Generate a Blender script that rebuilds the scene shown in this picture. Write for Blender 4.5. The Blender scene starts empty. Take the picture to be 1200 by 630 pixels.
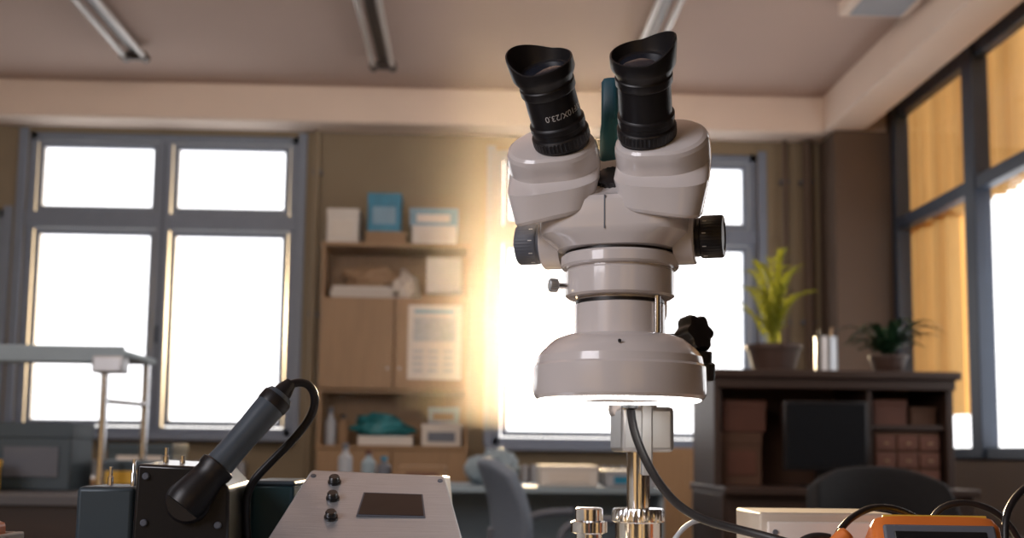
import bpy, bmesh, math, random
from mathutils import Vector, Matrix, noise
R = random.Random(7)
rad = math.radians
scene = bpy.context.scene
COL = scene.collection

# ---------------------------------------------------------------- materials
def M(name, col, rough=0.5, metal=0.0, ns=6.0, na=0.12, bump=0.0, coat=0.0, em=None, es=0.0, stretch=None, trans=0.0, transl=0.0):
    m = bpy.data.materials.new(name); m.use_nodes = True
    nt = m.node_tree; b = nt.nodes['Principled BSDF']
    tc = nt.nodes.new('ShaderNodeTexCoord')
    mp = nt.nodes.new('ShaderNodeMapping'); nt.links.new(tc.outputs['Object'], mp.inputs[0])
    if stretch: mp.inputs['Scale'].default_value = stretch
    n = nt.nodes.new('ShaderNodeTexNoise'); n.inputs['Scale'].default_value = ns; n.inputs['Detail'].default_value = 4
    nt.links.new(mp.outputs[0], n.inputs['Vector'])
    mx = nt.nodes.new('ShaderNodeMix'); mx.data_type = 'RGBA'
    nt.links.new(n.outputs['Fac'], mx.inputs[0])
    mx.inputs[6].default_value = tuple(max(0, c*(1-na)) for c in col)+(1,)
    mx.inputs[7].default_value = tuple(min(1, c*(1+na)) for c in col)+(1,)
    nt.links.new(mx.outputs[2], b.inputs['Base Color'])
    b.inputs['Roughness'].default_value = rough
    b.inputs['Metallic'].default_value = metal
    b.inputs['Coat Weight'].default_value = coat
    b.inputs['Transmission Weight'].default_value = trans
    if bump:
        bp = nt.nodes.new('ShaderNodeBump'); bp.inputs['Strength'].default_value = bump; bp.inputs['Distance'].default_value = 0.002
        nt.links.new(n.outputs['Fac'], bp.inputs['Height']); nt.links.new(bp.outputs[0], b.inputs['Normal'])
    if em:
        b.inputs['Emission Color'].default_value = tuple(em)+(1,); b.inputs['Emission Strength'].default_value = es
    if transl:
        out = nt.nodes['Material Output']
        t = nt.nodes.new('ShaderNodeBsdfTranslucent'); nt.links.new(mx.outputs[2], t.inputs[0])
        ms = nt.nodes.new('ShaderNodeMixShader'); ms.inputs[0].default_value = transl
        nt.links.new(b.outputs[0], ms.inputs[1]); nt.links.new(t.outputs[0], ms.inputs[2]); nt.links.new(ms.outputs[0], out.inputs[0])
    return m

def glassmat(name, fac=0.07, tint=(0.97, 0.98, 1)):
    m = bpy.data.materials.new(name); m.use_nodes = True
    nt = m.node_tree; nt.nodes.clear()
    o = nt.nodes.new('ShaderNodeOutputMaterial'); ms = nt.nodes.new('ShaderNodeMixShader')
    t = nt.nodes.new('ShaderNodeBsdfTransparent'); g = nt.nodes.new('ShaderNodeBsdfGlossy')
    t.inputs[0].default_value = tint+(1,); g.inputs['Roughness'].default_value = 0.05
    ms.inputs[0].default_value = fac
    nt.links.new(t.outputs[0], ms.inputs[1]); nt.links.new(g.outputs[0], ms.inputs[2]); nt.links.new(ms.outputs[0], o.inputs[0])
    return m

m_scope = M('scope_enamel', (0.79, 0.75, 0.745), 0.20, 0, 30, 0.02, 0.0, 0.6)
m_scope2 = M('scope_enamel_light', (0.82, 0.78, 0.76), 0.35, 0, 30, 0.02)
m_black = M('black_plastic', (0.012, 0.012, 0.014), 0.28, 0, 20, 0.2, 0, 0.2)
m_rubber = M('black_rubber', (0.012, 0.011, 0.013), 0.40, 0, 60, 0.3, 0.05)
m_print = M('white_print', (0.8, 0.8, 0.8), 0.6)
m_teal = M('teal_plastic', (0.02, 0.10, 0.14), 0.4)
m_chrome = M('chrome', (0.80, 0.81, 0.84), 0.14, 1.0, 10, 0.05)
m_alu = M('brushed_aluminium', (0.54, 0.57, 0.62), 0.32, 0.65, 30, 0.16, 0.12, stretch=(1, 40, 40))
m_alu2 = M('cast_aluminium', (0.45, 0.46, 0.48), 0.42, 0.8, 30, 0.1)
m_led = M('led_diffuser', (0.9, 0.9, 0.9), 0.5, em=(1, 0.97, 0.93), es=7.0)
m_lens = M('lens_glass', (0.02, 0.025, 0.04), 0.05, 0, coat=1)
m_wall = M('painted_wall', (0.26, 0.205, 0.135), 0.85, 0, 1.6, 0.12, 0.15)
m_ceil = M('painted_ceiling', (0.52, 0.39, 0.33), 0.9, 0, 1.2, 0.05, 0.1)
m_beam = M('painted_beam', (0.82, 0.68, 0.58), 0.85, 0, 3, 0.05, 0.15)
m_floor = M('linoleum', (0.14, 0.11, 0.085), 0.5, 0, 3, 0.2)
m_pier = M('brown_pier', (0.11, 0.075, 0.055), 0.8, 0, 3, 0.12)
m_frame = M('window_paint', (0.20, 0.24, 0.32), 0.5, 0, 8, 0.1)
m_dframe = M('steel_frame_paint', (0.03, 0.045, 0.075), 0.45, 0, 8, 0.15)
m_glass = glassmat('window_glass')
m_wood = M('veneer', (0.30, 0.18, 0.09), 0.55, 0, 5, 0.2, 0.05, stretch=(8, 8, 0.8))
m_woodd = M('dark_veneer', (0.04, 0.022, 0.016), 0.45, 0, 5, 0.25, 0.05, stretch=(1, 8, 8))
m_paper = M('paper', (0.66, 0.62, 0.58), 0.8, 0, 12, 0.08)
m_print2 = M('faded_print', (0.42, 0.45, 0.48), 0.8, 0, 30, 0.3)
m_cream = M('cream_plastic', (0.64, 0.58, 0.52), 0.5, 0, 12, 0.05)
m_card = M('cardboard', (0.30, 0.19, 0.11), 0.85, 0, 12, 0.12)
m_blue = M('blue_box_print', (0.015, 0.20, 0.34), 0.5, 0, 14, 0.35)
m_lblue = M('pale_blue_print', (0.20, 0.34, 0.46), 0.6, 0, 10, 0.2)
m_shelf = M('shelf_paint', (0.26, 0.34, 0.40), 0.5, 0, 10, 0.1)
m_tealbag = M('teal_bag', (0.02, 0.18, 0.21), 0.45, 0, 12, 0.3, 0.2)
m_dteal = M('dark_teal_case', (0.012, 0.055, 0.07), 0.4, 0, 12, 0.15)
m_greyp = M('grey_plastic', (0.12, 0.135, 0.17), 0.5, 0, 10, 0.15)
m_lgrey = M('light_grey_plastic', (0.36, 0.38, 0.42), 0.5, 0, 10, 0.1)
m_bluegrey = M('bluegrey_metal', (0.05, 0.075, 0.095), 0.45, 0.2, 20, 0.1)
m_handle = M('iron_handle', (0.08, 0.105, 0.135), 0.36, 0, 60, 0.12, 0.05)
m_orange = M('orange_plastic', (0.72, 0.19, 0.03), 0.45, 0, 10, 0.1)
m_yellow = M('yellow_plastic', (0.75, 0.45, 0.05), 0.5, 0, 10, 0.1)
m_screen = M('dark_screen', (0.008, 0.010, 0.013), 0.25, 0, coat=0.2)
m_disp = M('display_window', (0.015, 0.006, 0.005), 0.35, 0, 40, 0.4)
m_bench = M('bench_laminate', (0.12, 0.12, 0.13), 0.5, 0, 8, 0.1)
m_curtain = M('amber_curtain', (0.60, 0.36, 0.13), 0.8, 0, 10, 0.15, 0, stretch=(6, 6, 0.5), transl=0.45)
m_leafy = M('sunlit_leaf', (0.30, 0.32, 0.035), 0.45, 0, 30, 0.3, transl=0.4)
m_leafd = M('dark_leaf', (0.012, 0.04, 0.018), 0.4, 0, 30, 0.3, transl=0.15)
m_clay = M('clay_pot', (0.05, 0.025, 0.018), 0.6, 0, 12, 0.2)
m_soil = M('soil', (0.03, 0.02, 0.012), 0.95, 0, 60, 0.4, 0.5)
m_tube = M('lamp_tube', (0.50, 0.46, 0.43), 0.25, 0.0, 3, 0.05, coat=0.5)
m_tubeh = M('lamp_housing', (0.08, 0.065, 0.06), 0.35, 0.6, 3, 0.05)
m_fabric = M('chair_fabric_black', (0.008, 0.009, 0.012), 0.7, 0, 90, 0.4, 0.2)
m_fabricw = M('chair_fabric_grey', (0.15, 0.19, 0.25), 0.6, 0, 60, 0.1, 0.2)
m_redbox = M('red_brown_box', (0.12, 0.045, 0.028), 0.6, 0, 12, 0.2)
m_brown = M('brown_carcass', (0.10, 0.05, 0.03), 0.8, 0, 8, 0.2)

# ---------------------------------------------------------------- geometry helpers
def finish(me, name, mat, smooth=True, ang=35, bevel=0, seg=2):
    if smooth:
        me.shade_smooth(); me.set_sharp_from_angle(angle=rad(ang))
    ob = bpy.data.objects.new(name, me); COL.objects.link(ob)
    if mat: me.materials.append(mat)
    if bevel:
        b = ob.modifiers.new('bevel', 'BEVEL'); b.width = bevel; b.segments = seg; b.limit_method = 'ANGLE'; b.angle_limit = rad(30)
        w = ob.modifiers.new('wn', 'WEIGHTED_NORMAL'); w.keep_sharp = True
    return ob

def boxes(name, L, mat, bevel=0, seg=2):
    vs, fs = [], []
    for (x0, x1, y0, y1, z0, z1) in L:
        o = len(vs)
        vs += [(x0,y0,z0),(x1,y0,z0),(x1,y1,z0),(x0,y1,z0),(x0,y0,z1),(x1,y0,z1),(x1,y1,z1),(x0,y1,z1)]
        fs += [tuple(o+i for i in f) for f in ((0,3,2,1),(4,5,6,7),(0,1,5,4),(1,2,6,5),(2,3,7,6),(3,0,4,7))]
    me = bpy.data.meshes.new(name); me.from_pydata(vs, [], fs); me.update()
    return finish(me, name, mat, bool(bevel), 35, bevel, seg)

def box(name, x0, x1, y0, y1, z0, z1, mat, bevel=0, seg=2):
    return boxes(name, [(x0,x1,y0,y1,z0,z1)], mat, bevel, seg)

def prism(name, vs, fs, mat, bevel=0):
    me = bpy.data.meshes.new(name); me.from_pydata(vs, [], fs); me.update()
    bm = bmesh.new(); bm.from_mesh(me); bmesh.ops.recalc_face_normals(bm, faces=bm.faces); bm.to_mesh(me); bm.free()
    return finish(me, name, mat, True, 30, bevel)

def orient(ob, origin, axis, spin=0):
    q = Vector(axis).normalized().to_track_quat('Z', 'Y')
    ob.matrix_world = Matrix.Translation(Vector(origin)) @ q.to_matrix().to_4x4() @ Matrix.Rotation(spin, 4, 'Z')
    return ob

def lathe(name, prof, mat, origin=(0,0,0), axis=(0,0,1), n=64, ribs=None, capa=True, capb=True, ang=35, warp=None):
    vs, fs = [], []
    if ribs: n = max(n, ribs[2]*4)
    for (r, z) in prof:
        for i in range(n):
            a = 2*math.pi*i/n; rr = r
            if ribs and ribs[0] <= z <= ribs[1] and (i*ribs[2]*2//n) % 2: rr = r-ribs[3]
            p = Vector((rr*math.cos(a), rr*math.sin(a), z))
            if warp: p = warp(p, a)
            vs.append(p)
    for j in range(len(prof)-1):
        for i in range(n):
            k = (i+1) % n
            fs.append((j*n+i, j*n+k, (j+1)*n+k, (j+1)*n+i))
    if capa: fs.append(tuple(reversed(range(n))))
    if capb: fs.append(tuple(range((len(prof)-1)*n, len(prof)*n)))
    me = bpy.data.meshes.new(name); me.from_pydata(vs, [], fs); me.update()
    bm = bmesh.new(); bm.from_mesh(me); bmesh.ops.recalc_face_normals(bm, faces=bm.faces); bm.to_mesh(me); bm.free()
    ob = finish(me, name, mat, True, ang)
    return orient(ob, origin, axis)

def cyl(name, p0, p1, r, mat, r2=None, n=32, bev=0):
    p0, p1 = Vector(p0), Vector(p1); L = (p1-p0).length; r2 = r if r2 is None else r2
    b = min(bev or r*0.1, L*0.2)
    return lathe(name, [(r-b,0),(r,b),(r2,L-b),(r2-b,L)], mat, p0, p1-p0, n)

def loft(name, secs, mat, n=64, ang=40):
    vs, fs = [], []
    for (cx, cy, z, hx, hy, e) in secs:
        for i in range(n):
            a = 2*math.pi*i/n; c, s = math.cos(a), math.sin(a)
            vs.append((cx+hx*math.copysign(abs(c)**(2/e), c), cy+hy*math.copysign(abs(s)**(2/e), s), z))
    for j in range(len(secs)-1):
        for i in range(n):
            k = (i+1) % n; fs.append((j*n+i, j*n+k, (j+1)*n+k, (j+1)*n+i))
    fs.append(tuple(reversed(range(n)))); fs.append(tuple(range((len(secs)-1)*n, len(secs)*n)))
    me = bpy.data.meshes.new(name); me.from_pydata(vs, [], fs); me.update()
    return finish(me, name, mat, True, ang)

def tube(name, pts, r, mat):
    cu = bpy.data.curves.new(name, 'CURVE'); cu.dimensions = '3D'
    sp = cu.splines.new('NURBS'); sp.points.add(len(pts)-1)
    for p, q in zip(sp.points, pts): p.co = (*q, 1)
    sp.order_u = 4; sp.use_endpoint_u = True; sp.resolution_u = 12
    cu.bevel_depth = r; cu.bevel_resolution = 5; cu.use_fill_caps = True
    ob = bpy.data.objects.new(name, cu); COL.objects.link(ob); cu.materials.append(mat)
    return ob

def lump(name, c, s, mat, seed=0, amp=0.25, fr=2.0):
    bm = bmesh.new(); bmesh.ops.create_icosphere(bm, subdivisions=4, radius=1)
    for v in bm.verts:
        d = noise.noise(v.co*fr+Vector((seed*7.3, 0, 0)))*amp + noise.noise(v.co*fr*3+Vector((seed*3.3, 5, 0)))*amp*.35
        v.co *= 1+d; v.co.z = max(v.co.z, -0.7)
        v.co = Vector((c[0]+v.co.x*s[0], c[1]+v.co.y*s[1], c[2]+(v.co.z+0.7)*s[2]))
    me = bpy.data.meshes.new(name); bm.to_mesh(me); bm.free()
    return finish(me, name, mat, True, 180)

def group(name, kids, loc=(0,0,0), rotz=0, world=False):
    e = bpy.data.objects.new(name, None); COL.objects.link(e); e.empty_display_size = 0.05
    e.location = loc; e.rotation_euler = (0, 0, rotz)
    mw = Matrix.Translation(Vector(loc)) @ Matrix.Rotation(rotz, 4, 'Z')
    for k in kids:
        k.parent = e
        if world: k.matrix_parent_inverse = mw.inverted()
    return e

# ---------------------------------------------------------------- room shell
CZ = 3.37; RX = 2.86
box('floor', -4.6, 3.3, -2.6, 8.25, -0.1, 0, m_floor)
box('ceiling', -4.6, RX+.06, -2.6, 8.25, CZ, CZ+.15, m_ceil)
A = (-3.12, -1.24, 0.97, 3.08); B = (0.15, 2.02, 0.93, 3.02); C = (-4.4, -3.26, 0.97, 2.52)
boxes('wall_back', [(-4.6,RX,8,8.25,0,0.93), (-4.6,0.15,8,8.25,0.93,0.97), (2.02,RX,8,8.25,0.93,CZ), (0.15,2.02,8,8.25,3.02,CZ),
                    (-1.24,0.15,8,8.25,0.97,CZ), (-3.12,-1.24,8,8.25,3.08,CZ), (-3.26,-3.12,8,8.25,0.97,CZ),
                    (-4.4,-3.26,8,8.25,2.52,CZ), (-4.6,-4.4,8,8.25,0.97,CZ)], m_wall)
box('wall_left', -4.8, -4.6, -2.6, 8.25, 0, CZ, m_wall)
box('wall_front', -4.6, RX+.06, -2.8, -2.6, 0, CZ, m_wall)
boxes('wall_right', [(RX,RX+.06,-2.6,8.25,0,0.88), (RX,RX+.06,-2.6,3.2,0.88,CZ), (RX,RX+.06,7.62,8.25,0.88,CZ), (RX,RX+.06,3.2,7.62,3.26,CZ)], m_pier)
box('trim_1', -4.6, RX, 7.72, 7.999, 3.11, CZ-.001, m_beam, 0.015)
box('trim_2', 2.41, 2.68, -2.6, 7.719, 3.11, CZ-.001, m_beam, 0.012)
box('trim_3', 2.46, RX-.001, 7.64, 7.999, 0, 3.109, m_pier, 0.01)
boxes('baseboard_back', [(-4.6,2.45,7.97,7.999,0,0.1)], m_woodd)

def window(name, x0, x1, z0, z1, mull, trans, y=8.05):
    f = 0.055; L = []
    L += [(x0,x0+f,y-0.03,y+0.08,z0,z1), (x1-f,x1,y-0.03,y+0.08,z0,z1), (x0,x1,y-0.03,y+0.08,z0,z0+f), (x0,x1,y-0.03,y+0.08,z1-f,z1)]
    xs = [x0+f]+[v for m_ in mull for v in (m_-0.045, m_+0.045)]+[x1-f]
    for m_ in mull: L.append((m_-0.045,m_+0.045,y-0.05,y+0.08,z0+0.05,z1-0.05))
    zz = [z0+f]
    if trans: L.append((x0,x1,y-0.045,y+0.08,trans-0.055,trans+0.055)); zz += [trans-0.055, trans+0.055]
    zz.append(z1-f)
    S = []; G = []; H = []
    for i in range(0, len(xs), 2):
        for j in range(0, len(zz), 2):
            a, b, c, d = xs[i], xs[i+1], zz[j], zz[j+1]; s = 0.045
            S += [(a+.008,a+s,y-0.02,y+0.03,c+.008,d-.008), (b-s,b-.008,y-0.02,y+0.03,c+.008,d-.008), (a+s,b-s,y-0.02,y+0.03,c+.008,c+s), (a+s,b-s,y-0.02,y+0.03,d-s,d-.008)]
            G.append((a+s,b-s,y+0.004,y+0.008,c+s,d-s))
    for mm in mull: H += [(mm-0.012, mm+0.012, y-0.085, y-0.05, 1.6, 1.72), (mm-0.004, mm+0.004, y-0.056, y-0.05, z0+.06, z1-.06)]
    k = [boxes('casing', L, m_frame, 0.006), boxes('sashes', S, m_frame, 0.004), boxes('panes', G, m_glass),
         box('sill', x0-0.05, x1+0.05, 7.86, 8.04, z0-0.035, z0, m_frame, 0.008),
         boxes('architrave', [(x0-.06,x0-.001,7.975,7.999,z0,z1+.02),(x1+.001,x1+.06,7.975,7.999,z0,z1+.02)], m_frame, .004)]
    if H: k.append(boxes('handle', H, m_dframe, 0.002))
    return group(name, k, ((x0+x1)/2, 8, z0), world=True)
window('window_1', *A, [-2.17], 2.46)
window('window_2', *B, [1.08], 2.42)
window('window_3', *C, [], None)

L = [(RX,RX+.07,3.2,7.62,0.86,0.94), (RX,RX+.07,3.2,7.62,3.18,3.26), (RX-.01,RX+.07,3.2,7.62,2.40,2.48)]
for y, hw in ((7.57,.04), (6.40,.07), (5.0,.06), (4.1,.05), (3.24,.04)): L.append((RX-.02,RX+.08,y-hw,y+hw,0.88,3.26))
part = boxes('mullions', L, m_dframe, 0.006)
pg = boxes('panes', [(RX+.03,RX+.035,3.25,7.6,0.94,2.42), (RX+.03,RX+.035,3.25,7.6,2.48,3.2)], m_glass)
group('window_4', [part, pg], (RX, 5.4, 0.88), world=True)
def curtain(name, y0, y1, z0, z1, x=3.25):
    n = int((y1-y0)/0.01); vs = []; fs = []
    for i in range(n+1):
        y = y0+(y1-y0)*i/n; xx = x+0.045*math.sin(y*52)+0.018*math.sin(y*19)
        vs += [(xx,y,z0),(xx+0.004*math.sin(y*9),y,z1)]
    for i in range(n): fs.append((2*i,2*i+2,2*i+3,2*i+1))
    me = bpy.data.meshes.new(name); me.from_pydata(vs, [], fs); me.update()
    return finish(me, name, m_curtain, True, 180)
cx_ = RX+.17
kk = [curtain('folds_low', 7.02, 8.2, 1.15, 2.44, cx_), curtain('folds_upper', 6.05, 8.2, 2.40, 3.33, cx_), curtain('folds_near', 4.4, 6.0, 2.0, 3.33, cx_), cyl('rail', (cx_,3.2,3.35), (cx_,8.25,3.35), 0.012, m_chrome)]
group('curtain', kk, (cx_, 5.5, 3.3), world=True)

for i, (x, r, mt) in enumerate(((-1.10, 0.022, m_wall), (2.36, 0.035, m_pier), (2.20, 0.018, m_pier))):
    p = cyl('pipe', (x, 7.93, 0), (x, 7.93, 3.105), r, mt, n=20)
    c = [box('clip', x-r-0.01, x+r+0.01, 7.93, 7.998, z, z+0.03, m_greyp) for z in (0.6, 1.8, 2.8)]
    group('heating_pipe', [p]+c, (x, 7.93, 0), world=True)

def lamp(x, y0, y1):
    zc = CZ-.075; k = []
    k.append(box('channel', x-0.03, x+0.03, y0, y1, CZ-.05, CZ-.001, m_tubeh, 0.006))
    for s in (-0.06, 0.06):
        k.append(cyl('tube', (x+s, y0+0.03, zc), (x+s, y1-0.03, zc), 0.019, m_tube, n=20))
        k.append(cyl('cap', (x+s, y1-0.07, zc), (x+s, y1, zc), 0.029, m_tubeh, n=20))
        k.append(cyl('cap', (x+s, y0, zc), (x+s, y0+0.05, zc), 0.029, m_tubeh, n=20))
    for y in (y0, y1-0.03): k.append(box('end_bracket', x-0.07, x+0.07, y, y+0.03, CZ-.09, CZ-.04, m_tubeh, 0.004))
    group('fluorescent_lamp', k, (x, (y0+y1)/2, CZ), world=True)
lamp(-2.12, 5.5, 7.05); lamp(-0.59, 5.6, 7.12); lamp(1.03, 5.3, 6.78)
k = [box('shell', 1.98, 2.36, 5.3, 6.05, CZ-.09, CZ-.001, m_beam, 0.02), box('grille', 2.03, 2.31, 5.35, 6.0, CZ-.098, CZ-.09, m_lgrey, 0.002)]
group('ceiling_vent_box', k, (2.2, 5.8, CZ), world=True)

def radiator(x0, x1):
    k = []; n = int((x1-x0)/0.06)
    k.append(boxes('fins', [(x0+i*0.06, x0+i*0.06+0.045, 7.84, 7.95, 0.2, 0.8) for i in range(n)], m_lgrey, 0.012))
    k.append(boxes('feet', [(x0+.05, x0+.09, 7.85, 7.94, 0, 0.21), (x1-.09, x1-.05, 7.85, 7.94, 0, 0.21)], m_lgrey))
    group('radiator', k, ((x0+x1)/2, 7.9, 0), world=True)
radiator(-3.0, -1.5); radiator(0.35, 1.9)

# ---------------------------------------------------------------- cupboard
x0, x1, y0, y1 = -1.0, -0.02, 7.58, 7.96
t = 0.02
sh = boxes('carcass', [(x0,x0+t,y0,y1,0,2.25),(x1-t,x1,y0,y1,0,2.25),(x0-.01,x1+.01,y0-.01,y1,2.23,2.255),(x0+t,x1-t,y0+.01,y1,1.87,1.89),
      (x0+t,x1-t,y0+.01,y1,1.26,1.28),(x0-.01,x1+.01,y0-.02,y1,0.89,0.915),(x0+t,x1-t,y0+.02,y1,0.06,0.08),(x0+t,x1-t,y1-.015,y1,0.05,2.23)], m_wood, 0.002)
dr = boxes('doors', [(x0+.003,-0.515,y0-.02,y0-.001,1.285,1.885),(-0.508,x1-.003,y0-.02,y0-.001,1.285,1.885),
      (x0+.003,-0.515,y0-.02,y0-.001,0.08,0.885),(-0.508,x1-.003,y0-.02,y0-.001,0.08,0.885)], m_wood, 0.003)
kn = [cyl('knob', (xx, y0-.021, zz), (xx, y0-.04, zz), 0.008, m_alu2, n=16) for xx, zz in ((-.55,1.42),(-.47,1.42),(-.55,.7),(-.47,.7))]
group('storage_cupboard', [sh, dr]+kn, (-0.51, 7.8, 0), world=True)
k = [box('sheet', -0.42, -0.07, y0-.024, y0-.021, 1.35, 1.84, m_paper), box('picture', -0.385, -0.105, y0-.0255, y0-.024, 1.60, 1.76, m_print2),
     boxes('print_lines', [(-0.385+i*0.10, -0.32+i*0.10, y0-.0255, y0-.024, 1.40+j*0.042, 1.418+j*0.042) for i in range(3) for j in range(4)], m_print2),
     box('title_band', -0.38, -0.12, y0-.0255, y0-.024, 1.785, 1.81, m_lblue)]
group('wall_calendar', k, (-0.25, y0, 1.34), world=True)
def carton(name, x0, x1, y0, y1, z0, z1, mat, lab=None):
    k = [box('body', x0, x1, y0, y1, z0, z1, mat, 0.004), box('lid', x0-.003, x1+.003, y0-.003, y1+.003, z1-(z1-z0)*.22, z1+.002, mat, 0.003)]
    if lab: k.append(box('label', x0+(x1-x0)*.15, x0+(x1-x0)*.85, y0-.006, y0-.002, z0+(z1-z0)*.2, z0+(z1-z0)*.65, lab))
    return group(name, k, ((x0+x1)/2, (y0+y1)/2, z0), world=True)
carton('archive_box', -0.98, -0.77, 7.62, 7.9, 2.255, 2.49, m_paper, m_cream)
carton('storage_tray', -0.72, -0.45, 7.60, 7.9, 2.255, 2.335, m_card)
carton('software_box', -0.71, -0.49, 7.62, 7.8, 2.337, 2.60, m_blue, m_lblue)
carton('archive_box', -0.41, -0.12, 7.60, 7.9, 2.255, 2.38, m_paper, m_cream)
carton('printed_carton', -0.43, -0.11, 7.61, 7.88, 2.382, 2.50, m_lblue, m_paper)
k = []
for i in range(5):
    z = 1.892+i*0.016; k.append(box('sheet_stack', -0.95+R.random()*.04, -0.50-R.random()*.06, 7.62+R.random()*.02, 7.9, z, z+0.014, m_paper if i % 2 else m_cream, 0.002))
k.append(lump('bag', (-0.70, 7.76, 1.975), (0.19, 0.1, 0.085), m_card, 3, .4))
k.append(lump('bag_small', (-0.46, 7.78, 1.892), (0.09, 0.08, 0.12), m_cream, 6, .4))
group('paper_pile', k, (-0.75, 7.75, 1.89), world=True)
k = [box('file_body', -0.35, -0.06, 7.66, 7.9, 1.892, 1.93, m_wood, 0.003), box('binder', -0.31, -0.08, 7.62, 7.88, 1.932, 2.17, m_paper, 0.005)]
group('binder_stack', k, (-0.3, 7.75, 1.89), world=True)
k = [lump('fold_a', (-0.58, 7.76, 0.98), (0.19, 0.13, 0.07), m_tealbag, 5, .4), lump('fold_b', (-0.62, 7.74, 1.06), (0.13, 0.1, 0.04), m_tealbag, 8, .4), box('base_paper', -0.74, -0.38, 7.64, 7.9, 0.917, 0.98, m_paper, 0.004)]
group('folded_teal_bag', k, (-0.58, 7.76, 0.915), world=True)
carton('instrument_case', -0.32, -0.06, 7.62, 7.88, 0.917, 1.06, m_cream, m_greyp)
carton('small_carton', -0.28, -0.08, 7.64, 7.86, 1.066, 1.17, m_lgrey, m_card)
def bottle(name, x, y, z, r, h, mat, cap):
    b = lathe('flask', [(r*.9,0),(r,r*.1),(r,h*.65),(r*.4,h*.8),(r*.4,h*.9)], mat, (x,y,z), n=24)
    c = lathe('cap', [(r*.48,0),(r*.48,h*.14),(r*.4,h*.15)], cap, (x,y,z+h*.88), n=24)
    return group(name, [b, c], (x,y,z), world=True)
bottle('reagent_bottle', -0.93, 7.72, 0.917, 0.035, 0.24, m_lgrey, m_greyp)
bottle('reagent_bottle', -0.85, 7.76, 0.917, 0.04, 0.2, m_card, m_black)

# ---------------------------------------------------------------- stereo microscope
sc = []   # head parts, turned with the head
cs = []   # coaxial parts (ring, collar)
cs.append(lathe('ring_light_housing', [(0.0275,0.9515),(0.0335,0.9515),(0.0400,0.9490),(0.0475,0.9425),(0.0502,0.9385),(0.0512,0.9340),(0.0524,0.9325),(0.0528,0.9180),(0.0522,0.9150),(0.0510,0.9132),(0.0495,0.9128),(0.0493,0.9150),(0.030,0.9150),(0.0298,0.9125),(0.0275,0.9125),(0.0270,0.9515)], m_scope, n=128, capa=False, capb=False, ang=20))
cs.append(lathe('ring_light_diffuser', [(0.0492,0.9148),(0.0492,0.9122),(0.0480,0.9116),(0.0310,0.9116),(0.0305,0.9148)], m_led, n=96, capa=False, capb=False))
cs.append(lathe('objective_lens', [(0.0255,0.925),(0.0255,0.9245),(0.002,0.923)], m_lens, n=48))
cs.append(lathe('objective_barrel', [(0.0262,0.918),(0.0268,0.92),(0.0268,0.950),(0.0278,0.952),(0.0278,0.9705),(0.0262,0.9712),(0.0262,0.9745)], m_scope, n=96, ang=25))
cs.append(lathe('barrel_groove', [(0.0272,0.9712),(0.0272,0.9730)], m_rubber, n=64))
cs.append(lathe('nosepiece_collar', [(0.0262,0.9745),(0.0318,0.9748),(0.0335,0.9760),(0.0335,0.9905),(0.0325,0.9915),(0.0325,0.9925),(0.0355,0.9930),(0.0363,0.9942),(0.0363,0.9995),(0.0350,1.0010),(0.030,1.0010)], m_scope, n=96, ang=25))
cs.append(lathe('collar_seam', [(0.0335,1.0008),(0.0335,1.0030)], m_rubber, n=64))
cs.append(cyl('guide_pin', (0.0195,-0.0215,0.9515), (0.0195,-0.0215,0.9745), 0.0022, m_chrome, n=16))
cs.append(cyl('index_dot', (-0.006,-0.0465,0.9440), (-0.0061,-0.0476,0.9448), 0.0010, m_black, n=16))
cs.append(cyl('screw_shaft', (-0.0310,-0.008,0.981), (-0.039,-0.010,0.981), 0.0018, m_chrome, n=16))
cs.append(lathe('screw_head', [(0.003,0),(0.0042,0.0006),(0.0042,0.005),(0.0035,0.0056)], m_alu2, (-0.0388,-0.010,0.981), (-1,-0.2,0), n=24, ribs=(0.0005,0.0052,14,0.0003)))
sc.append(loft('zoom_body', [(0,0,1.0028,0.0335,0.033,2.4),(0,0,1.0034,0.036,0.035,2.7),(0,0,1.0085,0.0415,0.0375,3.2),(0,0,1.0115,0.0450,0.039,3.8),(0,0,1.0140,0.0455,0.0395,4.0),(0,0,1.0290,0.0455,0.0395,4.0),
                        (0,0.001,1.0320,0.0440,0.0385,3.6),(0,0.005,1.0360,0.0400,0.034,3.2),(0,0.010,1.0480,0.034,0.027,2.8),(0,0.012,1.0580,0.028,0.024,2.5),(0,0.012,1.0640,0.025,0.022,2.4),(0,0.012,1.0655,0.021,0.019,2.4)], m_scope, n=96, ang=28))
sc.append(box('front_seam', -0.0004, 0.0004, -0.0398, -0.036, 1.0115, 1.0315, m_greyp))
sc.append(box('rear_mount', -0.030, 0.030, 0.030, 0.046, 1.004, 1.045, m_scope, 0.006, 3))
for s in (-1, 1):
    kx = 0.0415
    sc.append(lathe('zoom_boss', [(0.0165,-0.006),(0.0165,0.0055),(0.0155,0.0065)], m_scope, (s*kx, 0.002, 1.0115), (s,0,0), n=64))
    sc.append(lathe('zoom_knob', [(0.011,0.004),(0.0118,0.0065),(0.0118,0.009),(0.0126,0.0096),(0.0130,0.0105),(0.0130,0.0220),(0.0122,0.0230),(0.009,0.0233),(0.0085,0.0225)], m_rubber if s > 0 else m_greyp, (s*kx, 0.002, 1.0115), (s,0,0), n=96, ribs=(0.0160,0.0221,40,0.0004)))
    for q in range(10):
        a = q*math.pi*2/10
        p = Vector((s*(kx+.0125), 0.002+0.01305*math.cos(a), 1.0115+0.01305*math.sin(a)))
        mk = box('knob_mark', -0.0012, 0.0012, -0.00025, 0.00025, -0.0001, 0.0001, m_print)
        mk.matrix_world = Matrix.Translation(p) @ Vector((0, math.cos(a), math.sin(a))).to_track_quat('Z', 'X').to_matrix().to_4x4() @ Matrix.Rotation(rad(90), 4, 'Z')
        sc.append(mk)
EL = rad(46)
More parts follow.
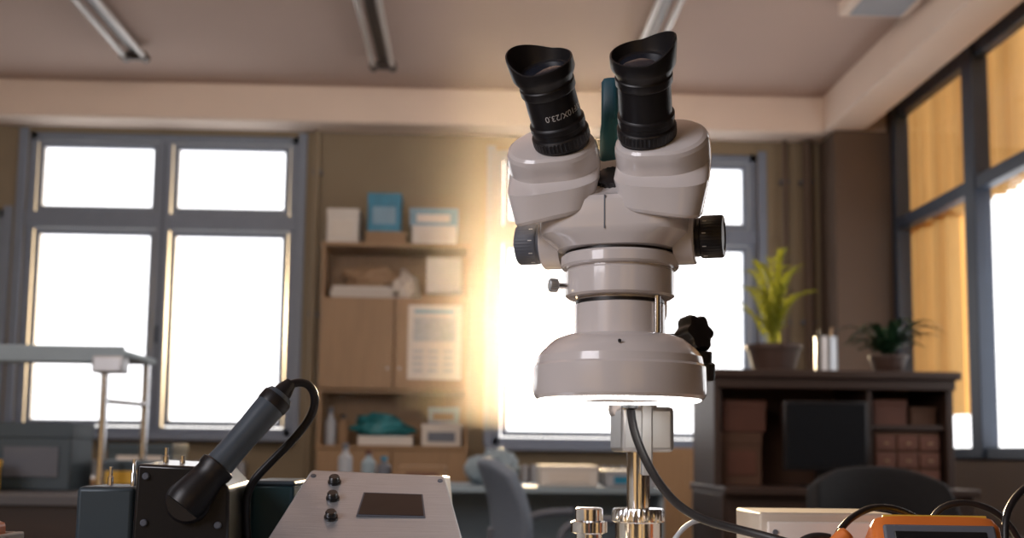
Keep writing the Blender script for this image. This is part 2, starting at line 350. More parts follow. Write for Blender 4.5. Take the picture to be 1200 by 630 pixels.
def pod(s):
    ax = Vector((0, -math.cos(EL), math.sin(EL))); xx = Vector((1,0,0))
    base = Vector((s*0.0255-.0010, -0.035, 1.0650))
    N = 80
    def ring(sc_, c, phi, e=2.0, flat=1.0, ox=0.0):
        ph = rad(phi); nn = Vector((0, math.cos(ph), math.sin(ph))); out = []
        c0 = Vector((0.0, 0.0)); c1 = Vector((0.0140, 0.001)); r0, r1 = 0.0202, 0.0222
        cen = (c0+c1)/2
        for i in range(N):
            a = 2*math.pi*i/N; d = Vector((math.cos(a), math.sin(a)))
            p0 = c0+d*r0; p1 = c1+d*r1
            p = p1 if d.dot(p1) > d.dot(p0) else p0
            if e > 2:
                cc, ss = math.cos(a), math.sin(a)
                q_ = cen+Vector((math.copysign(abs(cc)**(2/e), cc)*0.0280, math.copysign(abs(ss)**(2/e), ss)*0.0205)); p = p.lerp(q_, min(1, (e-2)/1.5))
            p = cen+(p-cen)*sc_
            zz = (p.x-cen.x)*ox
            out.append(base+xx*(s*p.x)+nn*(p.y*flat)+Vector((0, c[0], c[1]-zz)))
        return out
    def along(sh): return (ax.y*sh, ax.z*sh)
    secs = [ring(0.68,(0.008,-0.0440),16,3.2,1,.18), ring(0.78,(0.008,-0.0432),16,3.2,1,.18), ring(0.84,(0.0078,-0.0412),17,3.2,1,.18), ring(0.985,(0.0060,-0.0245),28,3.0,1,.10), ring(1.0,(0.0055,-0.0225),30,2.8,1,.08), ring(1.0,along(-.0150),42,2.2), ring(1.0,along(-.0065),44), ring(0.985,along(-.0035),44), ring(0.95,along(-.0012),44), ring(0.88,along(.0002),44), ring(0.82,along(.0005),44)]
    vs = [v for r_ in secs for v in r_]; fs = []
    for j in range(len(secs)-1):
        for i in range(N):
            k_ = (i+1) % N; fs.append((j*N+i, j*N+k_, (j+1)*N+k_, (j+1)*N+i))
    fs.append(tuple(range(N))); fs.append(tuple(range((len(secs)-1)*N, len(secs)*N)))
    me = bpy.data.meshes.new('prism_housing'); me.from_pydata(vs, [], fs); me.update()
    bm = bmesh.new(); bm.from_mesh(me); bmesh.ops.recalc_face_normals(bm, faces=bm.faces); bm.to_mesh(me); bm.free()
    sc.append(finish(me, 'prism_housing', m_scope, True, 13))
    d = (ax+xx*(s*0.075)).normalized()
    prof = [(0.0150,-0.004),(0.0160,-0.003),(0.0160,0.0015),(0.0168,0.0018),(0.0172,0.0024),(0.0172,0.0085),(0.0167,0.0092),(0.0160,0.0095),(0.0160,0.0125),(0.0166,0.0130),(0.0166,0.0160),(0.0158,0.0164),
            (0.0152,0.0170),(0.0152,0.0350),(0.0160,0.0356),(0.0164,0.0364),(0.0164,0.0405),(0.0158,0.0412),(0.0160,0.0425),(0.0180,0.0460),(0.0186,0.0475),(0.0186,0.0520),(0.0184,0.0535),(0.0176,0.0538),(0.0158,0.0500),(0.0148,0.0480),(0.0135,0.0475)]
    q = d.to_track_quat('Z', 'Y'); inv = q.inverted(); hd = inv @ Vector((s*0.95, 0.3, 0)); HA = [math.atan2(hd.y, hd.x)]
    def warp(p, a):
        if p.z > 0.0500 and (p.x*p.x+p.y*p.y) > 0.0166**2:
            w = max(0, math.cos(a-HA[0]))**1.4
            p = Vector((p.x*(1+0.05*w), p.y*(1+0.05*w), p.z+0.0085*w))
        return p
    sc.append(lathe('eyepiece', prof, m_rubber, base, d, n=96, warp=warp, ang=30, capb=False))
    sc.append(lathe('eye_lens', [(0.0137,0.0474),(0.010,0.0484),(0.004,0.0489),(0.0005,0.049)], m_lens, base, d, n=48))
    sc.append(lathe('diopter_ring', [(0.0170,0.0030),(0.01745,0.0033),(0.01745,0.0080),(0.0170,0.0083)], m_black, base, d, n=96, ribs=(0.0032,0.0081,44,0.0004)))
    if s < 0:
        cu = bpy.data.curves.new('txt', 'FONT'); cu.body = 'WF10X/23.0'; cu.size = 0.0052; cu.align_x = 'CENTER'; cu.align_y = 'CENTER'
        to = bpy.data.objects.new('txt', cu); COL.objects.link(to); bpy.context.view_layer.update()
        me = bpy.data.meshes.new_from_object(to.evaluated_get(bpy.context.evaluated_depsgraph_get())); bpy.data.objects.remove(to)
        fr = inv @ Vector((0.75, -0.5, -0.6)); a0 = math.atan2(fr.y, fr.x); r = 0.0153
        for v in me.vertices:
            th = a0 - v.co.x/r; zz = 0.0245 - v.co.y
            v.co = Vector((r*math.cos(th), r*math.sin(th), zz))
        o = finish(me, 'barrel_print', m_print, False); orient(o, base, d); sc.append(o)
pod(-1); pod(1)
sc.append(lathe('hinge_turret', [(0.009,0),(0.010,0.001),(0.010,0.006),(0.008,0.0065)], m_rubber, (0,-0.018,1.043), (0,-0.7,0.7), n=48, ribs=(0.0005,0.0062,20,0.0006)))
sc.append(loft('lever', [(-0.003,-0.006,1.050,0.0070,0.005,4),(-0.003,-0.008,1.078,0.0066,0.005,4),(-0.003,-0.009,1.082,0.0056,0.005,4),(-0.003,-0.010,1.108,0.0052,0.0055,4),(-0.003,-0.010,1.1105,0.004,0.004,4)], m_teal, n=32))
HY = rad(-19); SX, SY = 0.0905, 0.700
rot = Matrix.Translation((-0.001,0,0)) @ Matrix.Rotation(HY, 4, 'Z')
for o in sc: o.matrix_world = rot @ o.matrix_world
st = []
px_, py_ = 0.0290, 0.120
st.append(cyl('pillar', (px_,py_,0.77), (px_,py_,1.04), 0.0082, m_chrome, n=48))
st.append(lathe('pillar_sleeve', [(0.020,0.768),(0.020,0.79),(0.0165,0.80),(0.0165,0.832),(0.0185,0.833),(0.0185,0.8405),(0.0175,0.842),(0.009,0.842)], m_chrome, (px_,py_,0), n=64, ribs=(0.8325,0.8408,30,0.0008)))
st.append(lathe('clamp_bolt', [(0.009,0.768),(0.009,0.826),(0.0125,0.827),(0.0125,0.834),(0.0095,0.835),(0.0095,0.8425),(0.008,0.8435)], m_chrome, (px_-0.038,py_-0.03,0), n=6*8, ribs=(0.8265,0.8342,6,0.0014)))
st.append(box('base_plate', -0.11, 0.14, -0.10, 0.17, 0.750, 0.770, m_scope, 0.006, 3))
st.append(box('rack_block', px_-0.018, px_+0.018, py_-0.045, py_+0.018, 0.8815, 0.912, m_alu2, 0.003))
st.append(box('rack_slide', px_-0.0045, px_+0.003, py_-0.047, py_-0.040, 0.866, 0.914, m_alu2, 0.001))
st.append(box('focus_arm', px_-0.034, px_+0.010, 0.048, py_+0.022, 0.965, 1.035, m_scope, 0.008, 3))
st.append(box('focus_arm_web', px_-0.020, px_+0.012, py_-0.015, py_+0.018, 0.905, 0.97, m_scope, 0.006, 3))
def star(p, a):
    k_ = 1+0.12*math.cos(6*a) if (p.x**2+p.y**2) > 0.0081**2 else 1
    return Vector((p.x*k_, p.y*k_, p.z))
st.append(cyl('focus_shaft', (px_+0.008,py_-0.008,0.955), (px_+0.040,py_-0.014,0.955), 0.006, m_black, n=24))
st.append(lathe('tension_knob', [(0.008,0),(0.0120,0.001),(0.0128,0.003),(0.0128,0.011),(0.0115,0.014),(0.006,0.015)], m_black, (px_+0.033,py_-0.012,0.963), (0.55,-0.8,0.2), n=72, warp=star))
st.append(lathe('focus_knob', [(0.010,0),(0.0128,0.001),(0.0128,0.012),(0.0115,0.013),(0.0105,0.013),(0.0105,0.020),(0.0095,0.021)], m_rubber, (px_+0.039,py_-0.014,0.932), (0.02,-0.12,1), n=72, ribs=(0.0008,0.0121,30,0.0005)))
st.append(box('knob_bracket', px_+0.006, px_+0.042, py_-0.010, py_+0.004, 0.938, 0.966, m_black, 0.003))
st.append(tube('ring_light_lead', [(0.012,0.040,0.920),(0.013,0.046,0.905),(0.016,0.044,0.890),(0.026,0.04,0.868),(0.040,0.04,0.849),(0.058,0.035,0.838),(0.088,0.03,0.832),(0.125,0.0,0.822),(0.17,-0.02,0.800),(0.22,0.0,0.757),(0.26,0.03,0.753)], 0.0028, m_rubber))
st.append(lathe('lead_gland', [(0.0035,0),(0.0055,0.001),(0.0055,0.012),(0.0045,0.014)], m_black, (0.012,0.043,0.9085), (0,0,1), n=20))
group('stereo_microscope', sc+cs+st, (SX, SY, 0))

# ---------------------------------------------------------------- workbench
k = [box('top', -1.1, 1.1, 0.25, 1.2, 0.72, 0.75, m_bench, 0.003), box('edge_rail', -1.1, 1.1, 1.18, 1.2, 0.66, 0.72, m_wood)]
k.append(boxes('legs', [(-1.05,-1.0,0.3,0.35,0,0.72),(1.0,1.05,0.3,0.35,0,0.72),(-1.05,-1.0,1.1,1.15,0,0.72),(1.0,1.05,1.1,1.15,0,0.72),(-1.05,1.05,1.11,1.14,0.3,0.35)], m_dframe))
group('workbench', k, (0, 0.7, 0), world=True)

# ---------------------------------------------------------------- soldering iron stand
k = []
fy, by = 0.715, 0.785
X0, X1 = -0.203, -0.1475
vs = []
for y, dz in ((fy, 0), (by, 0.002)):
    vs += [(X0-.003,y,0.75),(X1+.003,y,0.75),(X1+.001,y,0.8560+dz),(X1-0.012,y,0.8690+dz),(X0,y,0.8705+dz)]
fs = [(0,1,2,3,4),(9,8,7,6,5)]+[(i,(i+1)%5,(i+1)%5+5,i+5) for i in range(5)]
k.append(prism('stand_body', vs, fs, m_black, 0.002))
for (a, b) in ((X0+.006,0.863),(X1-.005,0.834),(X0+.006,0.835)):
    k.append(lathe('panel_screw', [(0.0022,0),(0.0022,0.0012),(0.0016,0.0018)], m_greyp, (a, fy, b), (0,-1,0), n=20))
k.append(box('side_housing', -0.243, X0-.0045, 0.728, 0.79, 0.75, 0.8560, m_bluegrey, 0.003))
for x_, z_, h_ in ((-0.229,0.856,0.013),(-0.2145,0.856,0.018),(-0.1945,0.8705,0.011),(-0.184,0.8705,0.006)):
    k.append(lathe('terminal_post', [(0.0018,0),(0.0018,h_*.5),(0.0012,h_*.55),(0.0012,h_)], m_chrome, (x_, 0.75, z_-.001), (0,0,1), n=16))
A0 = Vector((-0.171, 0.712, 0.848)); A1 = Vector((-0.1200, 0.733, 0.9150)); d = (A1-A0); LL = d.length; dn = d.normalized()
k.append(lathe('socket_flange', [(0.0135,0),(0.0135,0.003),(0.012,0.005)], m_rubber, A0+Vector((0,.003,0)), (0.1,-1,0.1), n=40))
k.append(lathe('iron_boot', [(0.0115,-0.004),(0.0125,0.0),(0.0125,0.005),(0.0108,0.016),(0.0102,0.022),(0.0112,0.024),(0.0112,0.028),(0.0098,0.029)], m_rubber, A0, dn, n=48))
k.append(lathe('iron_handle', [(0.0092,0.028),(0.0088,0.034),(0.0086,0.045),(0.0088,0.058),(0.0093,0.068),(0.0097,LL-.006),(0.0095,LL-.003),(0.0080,LL)], m_handle, A0, dn, n=48))
k.append(lathe('handle_collar', [(0.0098,LL-.010),(0.0100,LL-.009),(0.0100,LL-.004),(0.0098,LL-.003)], m_rubber, A0, dn, n=48))
k.append(lathe('strain_relief', [(0.0062,LL-.001),(0.0058,LL+.003),(0.0042,LL+.008),(0.0036,LL+.010)], m_rubber, A0, dn, n=32))
e = A0+dn*(LL+.006)
k.append(tube('iron_lead', [tuple(e), (-0.1135,0.736,0.9225), (-0.1040,0.741,0.9245), (-0.0985,0.744,0.913),(-0.1030,0.748,0.899),(-0.1180,0.75,0.882),(-0.1340,0.752,0.8665),(-0.146,0.755,0.852),(-0.143,0.765,0.82),(-0.141,0.775,0.77),(-0.13,0.775,0.756)], 0.0027, m_rubber))
group('soldering_iron_stand', k, (-0.19, 0.75, 0.75), world=True)

# ---------------------------------------------------------------- bench controller with slanted panel
k = []
TL = Vector((-0.1020,0.752,0.8672)); TR = Vector((-0.0165,0.752,0.8645)); BL = Vector((-0.1250,0.660,0.8110)); BR = Vector((0.0030,0.660,0.8110))
def P(s, t): return (TL.lerp(TR, s)).lerp(BL.lerp(BR, s), t)
vs = [BL, BR, TR, TL, (BL.x,BL.y,0.75), (BR.x,BR.y,0.75), (BR.x-.006,0.86,0.75), (BL.x+.006,0.86,0.75), (TR.x+.002,0.86,0.862), (TL.x-.002,0.86,0.8645)]
fs = [(0,1,2,3),(4,5,1,0),(5,6,8,2,1),(7,4,0,3,9),(6,7,9,8),(3,2,8,9),(4,7,6,5)]
k.append(prism('case', vs, fs, m_alu, 0.0015))
nrm = (TR-TL).cross(BL-TL).normalized()
if nrm.z < 0: nrm = -nrm
for s_, t_ in ((0.21,0.12),(0.245,0.29),(0.28,0.48)):
    k.append(lathe('push_button', [(0.0042,0),(0.0042,0.0008),(0.0034,0.0010),(0.0034,0.0038),(0.0028,0.0046)], m_black, P(s_,t_), nrm, n=32))
def plate(name, a, b, c_, d_, h0, h1, mat):
    q = [P(a,c_),P(b,c_),P(b,d_),P(a-.01,d_)]
    vs = [v+nrm*h0 for v in q]+[v+nrm*h1 for v in q]
    return prism(name, vs, [(0,1,2,3),(7,6,5,4),(0,4,5,1),(1,5,6,2),(2,6,7,3),(3,7,4,0)], mat)
k.append(plate('display', 0.44, 0.81, 0.23, 0.45, -.0005, .0007, m_disp))
k.append(plate('display_bezel', 0.43, 0.82, 0.22, 0.46, -.0005, .0004, m_greyp))
for s_, t_ in ((0.04,0.06),(0.96,0.06)):
    k.append(lathe('case_screw', [(0.0018,0),(0.0016,0.0006)], m_greyp, P(s_,t_), nrm, n=16))
group('bench_controller', k, (-0.06, 0.74, 0.75), world=True)
k = [box('body', -0.150, -0.120, 0.80, 0.88, 0.75, 0.857, m_dteal, 0.003), box('lid', -0.151, -0.119, 0.799, 0.881, 0.855, 0.859, m_bluegrey, 0.002)]
group('teal_instrument_case', k, (-0.13, 0.83, 0.75), world=True)

# ---------------------------------------------------------------- right foreground
k = [box('case', 0.196, 0.288, 0.78, 0.85, 0.754, 0.842, m_cream, 0.002, 3), box('front_panel', 0.201, 0.283, 0.7775, 0.781, 0.760, 0.836, m_scope2, 0.001)]
k += [lathe('foot', [(0.005,0),(0.005,0.004)], m_black, (x, y, 0.75), n=16) for x in (0.205,0.280) for y in (0.79,0.84)]
k += [lathe('panel_screw', [(0.002,0),(0.0018,0.001)], m_greyp, (x, 0.7777, 0.829), (0,-1,0), n=16) for x in (0.206,0.278)]
group('white_instrument_case', k, (0.24, 0.815, 0.75), world=True)
w, h, th = 0.080, 0.096, 0.034
k = [loft('holster', [(0,0,0,w/2*.96,th/2*.9,5),(0,0,.004,w/2,th/2,5),(0,0,h-.006,w/2,th/2,5),(0,0,h,w/2*.93,th/2*.85,5)], m_orange, n=64),
     box('face', -w/2+.006, w/2-.006, -th/2-.0015, -th/2+.002, .006, h-.007, m_greyp, .002), box('lcd', -w/2+.012, w/2-.012, -th/2-.0025, -th/2, h-.035, h-.012, m_screen, .001),
     lathe('selector', [(.014,0),(.014,.003),(.011,.006)], m_black, (0,-th/2-.001,.040), (0,-1,0), n=40),
     box('top_bumper', -w/2+.008, w/2-.008, -th/2+.004, th/2-.004, h-.001, h+.002, m_yellow, .001)]
for o in k: o.matrix_world = Matrix.Translation((0,0.022,0)) @ Matrix.Rotation(rad(-28), 4, 'X') @ o.matrix_world
k.append(box('kick_stand', -.02, .02, .052, .055, 0, .06, m_greyp))
group('digital_multimeter', k, (0.286, 0.665, 0.752), rad(-6))
k = [tube('lead_black', [(0.22,0.72,0.80),(0.225,0.72,0.832),(0.25,0.735,0.847),(0.27,0.75,0.849),(0.30,0.76,0.842),(0.34,0.74,0.80),(0.35,0.74,0.756)], 0.0022, m_rubber),
     tube('lead_black_side', [(0.33,0.70,0.78),(0.325,0.70,0.835),(0.332,0.71,0.852),(0.36,0.72,0.872),(0.40,0.74,0.86),(0.42,0.75,0.80),(0.42,0.76,0.756)], 0.0022, m_rubber),
     tube('lead_black_rear', [(0.30,0.77,0.80),(0.305,0.77,0.838),(0.32,0.77,0.852),(0.345,0.77,0.850),(0.37,0.77,0.835),(0.38,0.77,0.79),(0.38,0.78,0.756)], 0.0022, m_rubber),
     tube('lead_pale', [(0.12,0.745,0.80),(0.135,0.745,0.842),(0.16,0.745,0.838),(0.19,0.75,0.826),(0.23,0.74,0.815),(0.25,0.73,0.756)], 0.0016, m_lgrey),
     lathe('plug_orange', [(.004,0),(.0055,.002),(.0055,.014),(.004,.016)], m_orange, (0.2235,0.715,0.822), (0.6,0,.6), n=24),
     lathe('plug_orange', [(.004,0),(.0055,.002),(.0055,.014),(.004,.016)], m_orange, (0.2150,0.715,0.815), (0.6,0,.6), n=24),
     tube('lead_black_low', [(0.225,0.72,0.83),(0.20,0.72,0.836),(0.19,0.722,0.81),(0.19,0.73,0.756)], 0.0022, m_rubber)]
group('test_leads', k, (0.27, 0.73, 0.75), world=True)
k = [boxes('tray', [(-0.36,-0.285,0.66,0.76,0.75,0.755),(-0.36,-0.355,0.66,0.76,0.755,0.826),(-0.29,-0.285,0.66,0.76,0.755,0.826),(-0.355,-0.29,0.66,0.665,0.755,0.826),(-0.355,-0.29,0.755,0.76,0.755,0.826)], m_cream, 0.001),
     box('orange_insert', -0.352, -0.293, 0.668, 0.752, 0.757, 0.833, m_orange, 0.003)]
group('parts_tray', k, (-0.31, 0.71, 0.75), world=True)

# ---------------------------------------------------------------- mid-ground left bench with gantry shelf
k = [box('top', -2.3, -0.85, 3.2, 3.95, 0.72, 0.75, m_bench, 0.004), boxes('legs', [(-2.25,-2.2,3.25,3.3,0,.72),(-.95,-.9,3.25,3.3,0,.72),(-2.25,-2.2,3.85,3.9,0,.72),(-.95,-.9,3.85,3.9,0,.72)], m_dframe),
     box('apron', -2.25, -0.9, 3.22, 3.24, 0.6, 0.72, m_woodd),
     box('upper_shelf', -2.3, -1.03, 3.45, 3.80, 1.15, 1.17, m_shelf, 0.004), box('shelf_lip', -2.3, -1.03, 3.44, 3.455, 1.13, 1.18, m_shelf, 0.003)]
for x in (-2.2, -1.10):
    k.append(cyl('post', (x,3.5,.75), (x,3.5,1.15), 0.012, m_chrome, n=20)); k.append(cyl('post', (x+.05,3.76,.75), (x+.05,3.76,1.15), 0.012, m_chrome, n=20))
k.append(cyl('brace', (-1.10,3.5,1.02), (-1.05,3.76,1.02), 0.008, m_chrome, n=16))
k.append(box('end_clamp', -1.12, -1.03, 3.43, 3.5, 1.10, 1.15, m_alu2, 0.006))
group('laboratory_bench', k, (-1.6, 3.6, 0), world=True)
carton('equipment_case', -1.42, -1.19, 3.5, 3.7, 0.752, 0.95, m_bluegrey, m_greyp)
carton('parts_bin', -1.60, -1.36, 3.24, 3.42, 0.752, 0.84, m_yellow, m_orange)
k = [lump('roll', (-1.52, 3.6, 0.752), (0.06, 0.08, 0.13), m_shelf, 2, .4)]
group('folded_cloth', k, (-1.5,3.6,.75), world=True)
carton('toolbox', -1.15, -0.95, 3.62, 3.85, 0.752, 0.84, m_bluegrey, m_yellow)

# ---------------------------------------------------------------- far desk in the centre with clutter
def desk(name, x0, x1, y0, y1, top=0.74, mat=m_wood):
    k = [box('top', x0, x1, y0, y1, top-.03, top, mat, 0.004), boxes('side_panels', [(x0+.02,x0+.04,y0+.03,y1-.02,0,top-.03),(x1-.04,x1-.02,y0+.03,y1-.02,0,top-.03)], mat),
         box('modesty_panel', x0+.04, x1-.04, y1-.08, y1-.06, 0.25, top-.03, mat)]
    return group(name, k, ((x0+x1)/2, (y0+y1)/2, 0), world=True)
desk('writing_desk', -1.0, 0.95, 5.5, 6.2, 0.72, m_shelf)
carton('paper_carton', 0.34, 0.62, 5.6, 5.9, 0.722, 0.82, m_paper, m_cream)
carton('paper_carton', 0.66, 0.90, 5.58, 5.85, 0.722, 0.80, m_lgrey, m_blue)
carton('desk_organiser', -0.34, -0.12, 5.6, 5.85, 0.722, 0.81, m_card, m_redbox)
k = [lump('wrap', (0.12, 5.72, 0.722), (0.12, 0.12, 0.10), m_shelf, 11, .5)]
group('wrapped_parcel', k, (0.12, 5.7, 0.72), world=True)
for i, x in enumerate((-0.42, -0.5, -0.62)): bottle('squeeze_bottle', x, 5.7+.05*i, 0.721, 0.035, 0.13+.03*i, (m_greyp, m_shelf, m_lgrey)[i], (m_blue, m_redbox, m_greyp)[i])
desk('writing_desk', -1.9, -1.15, 5.3, 6.0, 0.74, m_wood)
carton('filing_box', -1.7, -1.4, 5.5, 5.8, 0.742, 0.90, m_bluegrey, m_paper)

def chair(loc, rz, mat, w=0.46, zb=0.52, zt=0.86, mesh=m_black):
    def surf(name, f, nu, nv, th):
        vs = [f(i/nu, j/nv) for j in range(nv+1) for i in range(nu+1)]
        fs = [(j*(nu+1)+i, j*(nu+1)+i+1, (j+1)*(nu+1)+i+1, (j+1)*(nu+1)+i) for j in range(nv) for i in range(nu)]
        me = bpy.data.meshes.new(name); me.from_pydata(vs, [], fs); me.update()
        o = finish(me, name, mat, True, 180); s_ = o.modifiers.new('s', 'SOLIDIFY'); s_.thickness = th; s_.offset = 0
        b_ = o.modifiers.new('b', 'BEVEL'); b_.width = th*.3; b_.segments = 3; b_.limit_method = 'ANGLE'
        return o
    def back(u, v):
        uu = u*2-1; hw = w/2*(1-0.16*v*v-0.10*(1-v)**2); z = zb+(zt-zb)*v-0.05*(abs(uu)**2.6)*v
        return (uu*hw, 0.21-0.07*(uu*uu)+0.05*v-0.03*math.sin(v*math.pi), z)
    def seat(u, v):
        uu = u*2-1; vv = v*2-1; hw = w/2*(1-.12*abs(vv)**3)
        return (uu*hw, vv*.22*(1-.1*abs(uu)**3), 0.47+.02*uu*uu-.03*max(0,-vv)**3)
    k = [surf('backrest', back, 16, 12, .045), surf('seat', seat, 14, 14, .06)]
    k.append(box('back_bar', -.03, .03, .20, .235, .42, .62, mesh, .006)); k.append(box('under_plate', -.1, .1, -.1, .22, .41, .44, mesh, .006))
    k.append(cyl('gas_column', (0,0,.1), (0,0,.42), .025, mesh, n=20))
    for i in range(5):
        a = i*2*math.pi/5+.3; p = (math.cos(a)*.27, math.sin(a)*.27)
        k.append(cyl('base_arm', (0,0,.11), (p[0],p[1],.075), .02, mesh, .013, n=12))
        k.append(cyl('caster', (p[0]-.02*math.sin(a),p[1]+.02*math.cos(a),.028), (p[0]+.02*math.sin(a),p[1]-.02*math.cos(a),.028), .027, mesh, n=20))
    for s in (-1, 1): k.append(tube('armrest', [(s*.2,.05,.44),(s*.27,.05,.46),(s*.27,.06,.62),(s*.27,.02,.66),(s*.27,-.14,.66)], .014, mesh))
    return group('office_chair', k, loc, rz)
chair((1.20, 3.10, 0), rad(8), m_fabric, 0.50, 0.52, 0.85)
chair((0.30, 4.1, 0), rad(100), m_fabricw, 0.42, 0.5, 0.86, m_greyp)
chair((-0.95, 4.7, 0), rad(170), m_fabric, 0.44, 0.5, 0.78, m_greyp)

# ---------------------------------------------------------------- right hutch desk
k = [box('desk_top', 1.04, 2.10, 4.7, 5.45, 0.72, 0.75, m_woodd, .004), box('top_shelf', 1.04, 2.12, 4.9, 5.42, 1.215, 1.25, m_woodd, .006),
     box('shelf_apron', 1.06, 2.10, 4.92, 4.94, 1.17, 1.215, m_woodd, .004),
     boxes('uprights', [(1.05,1.08,4.95,5.4,.75,1.215),(2.07,2.10,4.95,5.4,.75,1.215),(1.72,1.74,4.95,5.4,.75,1.215)], m_woodd, .003),
     box('back_panel', 1.05, 2.10, 5.40, 5.42, .75, 1.215, m_brown), box('inner_shelf', 1.74, 2.07, 4.97, 5.4, 1.0, 1.02, m_woodd),
     boxes('pedestals', [(1.04,1.42,4.75,5.4,0,.72),(1.76,2.09,4.75,5.4,0,.72)], m_woodd, .004),
     boxes('drawer_fronts', [(1.06,1.40,4.735,4.75,.05+i*.22,.25+i*.22) for i in range(3)]+[(1.78,2.07,4.735,4.75,.05+i*.22,.25+i*.22) for i in range(3)], m_woodd, .003)]
group('hutch_desk', k, (1.6, 5.1, 0), world=True)
k = [box('bezel', 1.33, 1.69, 4.86, 4.90, .82, 1.115, m_black, .006), box('screen', 1.345, 1.675, 4.857, 4.861, .838, 1.10, m_screen), loft('foot', [(1.51,4.89,.75,.11,.08,3),(1.51,4.89,.76,.10,.07,3)], m_black, n=32), box('neck', 1.48, 1.54, 4.90, 4.93, .755, .92, m_black, .004)]
group('computer_monitor', k, (1.51, 4.88, .75), world=True)
k = [box('case', 1.76, 2.05, 4.99, 5.3, .75, .99, m_brown, .004), boxes('drawer_grid', [(1.765+i*.097,1.852+i*.097,4.978,4.99,.76+j*.075,.825+j*.075) for i in range(3) for j in range(3)], m_redbox, .004)]
k.append(boxes('pulls', [(1.80+i*.097,1.82+i*.097,4.970,4.978,.787+j*.075,.795+j*.075) for i in range(3) for j in range(3)], m_card))
group('parts_drawer_cabinet', k, (1.92, 5.1, .75), world=True)
carton('cardboard_box', 1.77, 1.92, 5.02, 5.3, 1.02, 1.13, m_redbox)
carton('cardboard_box', 1.94, 2.05, 5.02, 5.3, 1.02, 1.10, m_brown)
carton('cardboard_box', 1.10, 1.28, 5.05, 5.3, .75, .98, m_brown, m_redbox)
carton('cardboard_box', 1.11, 1.30, 5.05, 5.3, .984, 1.12, m_redbox)
k = [box('case', 1.0, 1.9, 6.7, 7.2, 0, .92, m_wood, .005), boxes('doors', [(1.01,1.445,6.68,6.70,.06,.9),(1.455,1.89,6.68,6.70,.06,.9)], m_wood, .004), cyl('knob', (1.42,6.68,.6), (1.42,6.65,.6), .012, m_chrome, n=16), cyl('knob', (1.48,6.68,.6), (1.48,6.65,.6), .012, m_chrome, n=16)]
group('low_cabinet', k, (1.45, 6.95, 0), world=True)

# ---------------------------------------------------------------- plants
def strip(vs, fs, pts, w, up=Vector((0,0,1))):
    o = len(vs); n = len(pts)
    for i, p in enumerate(pts):
        d = (pts[min(i+1,n-1)]-pts[max(i-1,0)]).normalized(); s = d.cross(up)
        if s.length < .05: s = Vector((1,0,0))
        s.normalize(); ww = w*(math.sin(math.pi*min(1,(i/(n-1))*.85+.15))**.7 if i < n-1 else .02)
        vs += [p-s*ww, p+Vector((0,0,-ww*.3)), p+s*ww]
    for i in range(n-1):
        a = o+i*3; fs += [(a,a+1,a+4,a+3),(a+1,a+2,a+5,a+4)]
def pot(r, h, mat, c):
    return [lathe('pot', [(r*.68,0),(r*.72,.003),(r*.93,h*.82),(r,h*.83),(r,h),(r*.9,h),(r*.88,h*.85)], mat, c, n=40, capb=False), lathe('soil', [(r*.88,h*.83),(r*.5,h*.86),(.001,h*.87)], m_soil, c, n=30, capb=False)]
c = Vector((1.36, 5.12, 1.25)); vs, fs = [], []
for i in range(24):
    a = i*2.4; rr = .03+.20*((i*37)%24)/24; H = .66-.42*(rr/.23)*R.uniform(.7,1.1)
    base_ = c+Vector((R.uniform(-.03,.03), R.uniform(-.03,.03), .10)); spine = []
    for t_ in range(11):
        q_ = t_/10; spine.append(base_+Vector((math.cos(a)*rr*q_**1.6, math.sin(a)*rr*q_**1.6, H*(q_-.28*q_**3))))
    strip(vs, fs, spine, .005)
    for t_ in range(2, 11):
        d_ = (spine[t_]-spine[t_-1]).normalized()
        for s_ in (-1, 1):
            sd = d_.cross(Vector((math.cos(a),math.sin(a),0.2))).normalized()*s_
            L_ = .10*(1-.45*t_/10); p0 = spine[t_]
            strip(vs, fs, [p0, p0+(sd*.45+d_*.6)*L_*.5, p0+(sd*.6+d_*.8+Vector((0,0,-.25)))*L_], .008)
me = bpy.data.meshes.new('fronds'); me.from_pydata(vs, [], fs); fr_ = finish(me, 'fronds', m_leafy, True, 180)
group('potted_palm', pot(.125, .125, m_clay, c)+[fr_], c, world=True)
c = Vector((1.88, 5.12, 1.25)); vs, fs = [], []
for i in range(46):
    a = i*2.4+R.random(); rr = R.uniform(.10,.28); H = R.uniform(.06,.20)
    pts = [c+Vector((math.cos(a)*rr*q_, math.sin(a)*rr*q_, .075+H*math.sin(q_*2.3)*(1-.25*q_))) for q_ in [x/8 for x in range(9)]]
    strip(vs, fs, pts, .018)
me = bpy.data.meshes.new('leaves'); me.from_pydata(vs, [], fs); fr_ = finish(me, 'leaves', m_leafd, True, 180)
group('potted_spider_plant', pot(.085, .085, m_clay, c)+[fr_], c, world=True)
c = (1.575, 5.05, 1.25)
k = [lathe('can', [(.045,0),(.048,.002),(.048,.15),(.050,.152),(.050,.158),(.046,.158),(.045,.02)], m_alu2, c, n=40, capb=False),
     cyl('brush', (1.575,5.05,1.28), (1.60,5.04,1.45), .006, m_wood), cyl('brush', (1.565,5.06,1.28), (1.545,5.05,1.44), .005, m_black)]
group('metal_can', k, c, world=True)

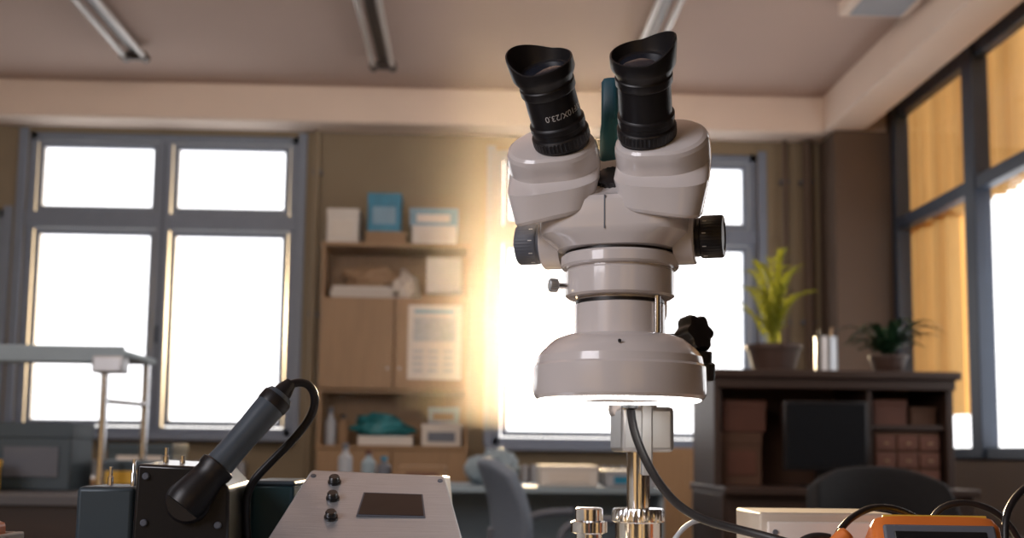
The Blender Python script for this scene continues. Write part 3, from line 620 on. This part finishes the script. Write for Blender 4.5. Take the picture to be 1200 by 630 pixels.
# ---------------------------------------------------------------- light
w = bpy.data.worlds.new('World'); scene.world = w; w.use_nodes = True
bg = w.node_tree.nodes['Background']; bg.inputs[0].default_value = (1.0, 0.97, 0.94, 1); bg.inputs[1].default_value = 3.0
def area(name, loc, tgt, size, power, col, sy=None):
    l = bpy.data.lights.new(name, 'AREA'); l.energy = power; l.color = col; l.size = size
    if sy: l.shape = 'RECTANGLE'; l.size_y = sy
    o = bpy.data.objects.new(name, l); COL.objects.link(o); o.location = loc
    o.rotation_euler = (Vector(tgt)-Vector(loc)).to_track_quat('-Z', 'Y').to_euler(); return o
area('camera_side_fill', (-2.2, -1.2, 2.1), (0.05, 0.7, 1.0), 1.3, 43, (0.97, 0.94, 1.0))  # added fill for the microscope front; the walls here have no window
area('ceiling_fill', (-0.6, 2.0, 2.35), (-0.6, 4.2, 3.45), 2.6, 41, (1, 0.82, 0.70), 1.2)  # added lamp out of view, brightens the ceiling without any fixture
area('far_room_fill', (-0.6, 3.8, 3.25), (-0.4, 7.0, 0.9), 3.0, 36, (1, 0.87, 0.75), 1.0)  # added unseen fill for the far end; the modelled tubes are unlit
s = bpy.data.lights.new('sun', 'SUN'); s.energy = 13; s.color = (1, 0.72, 0.40); s.angle = rad(1.0)
so = bpy.data.objects.new('sun', s); COL.objects.link(so)
so.rotation_euler = Vector((-0.045, -1, -0.11)).to_track_quat('-Z', 'Y').to_euler()

# added scattering volume, sized to put sun glare around the middle window
hz = box('glare_volume', -1.7, 0.27, 1.25, 2.70, 0.93, 3.0, None)
m = bpy.data.materials.new('glare_volume'); m.use_nodes = True; nt = m.node_tree; nt.nodes.clear()
o_ = nt.nodes.new('ShaderNodeOutputMaterial'); v_ = nt.nodes.new('ShaderNodeVolumeScatter')
v_.inputs['Color'].default_value = (1, 0.92, 0.82, 1); v_.inputs['Density'].default_value = 0.011; v_.inputs['Anisotropy'].default_value = 0.90
nt.links.new(v_.outputs[0], o_.inputs['Volume']); hz.data.materials.append(m)

scene.view_settings.view_transform = 'Standard'
scene.view_settings.look = 'None'

# ---------------------------------------------------------------- camera
cam = bpy.data.cameras.new('camera'); co = bpy.data.objects.new('camera', cam); COL.objects.link(co)
cam.sensor_width = 36; cam.lens = 36*1350/1200; cam.shift_y = 0.061; cam.clip_start = 0.02
cam.dof.use_dof = True; cam.dof.focus_distance = 0.665; cam.dof.aperture_fstop = 11
co.matrix_world = Matrix.Translation((0,0,0.88)) @ Matrix.Rotation(rad(-2), 4, 'Z') @ Matrix.Rotation(rad(96), 4, 'X') @ Matrix.Rotation(rad(0.7), 4, 'Z')
scene.camera = co
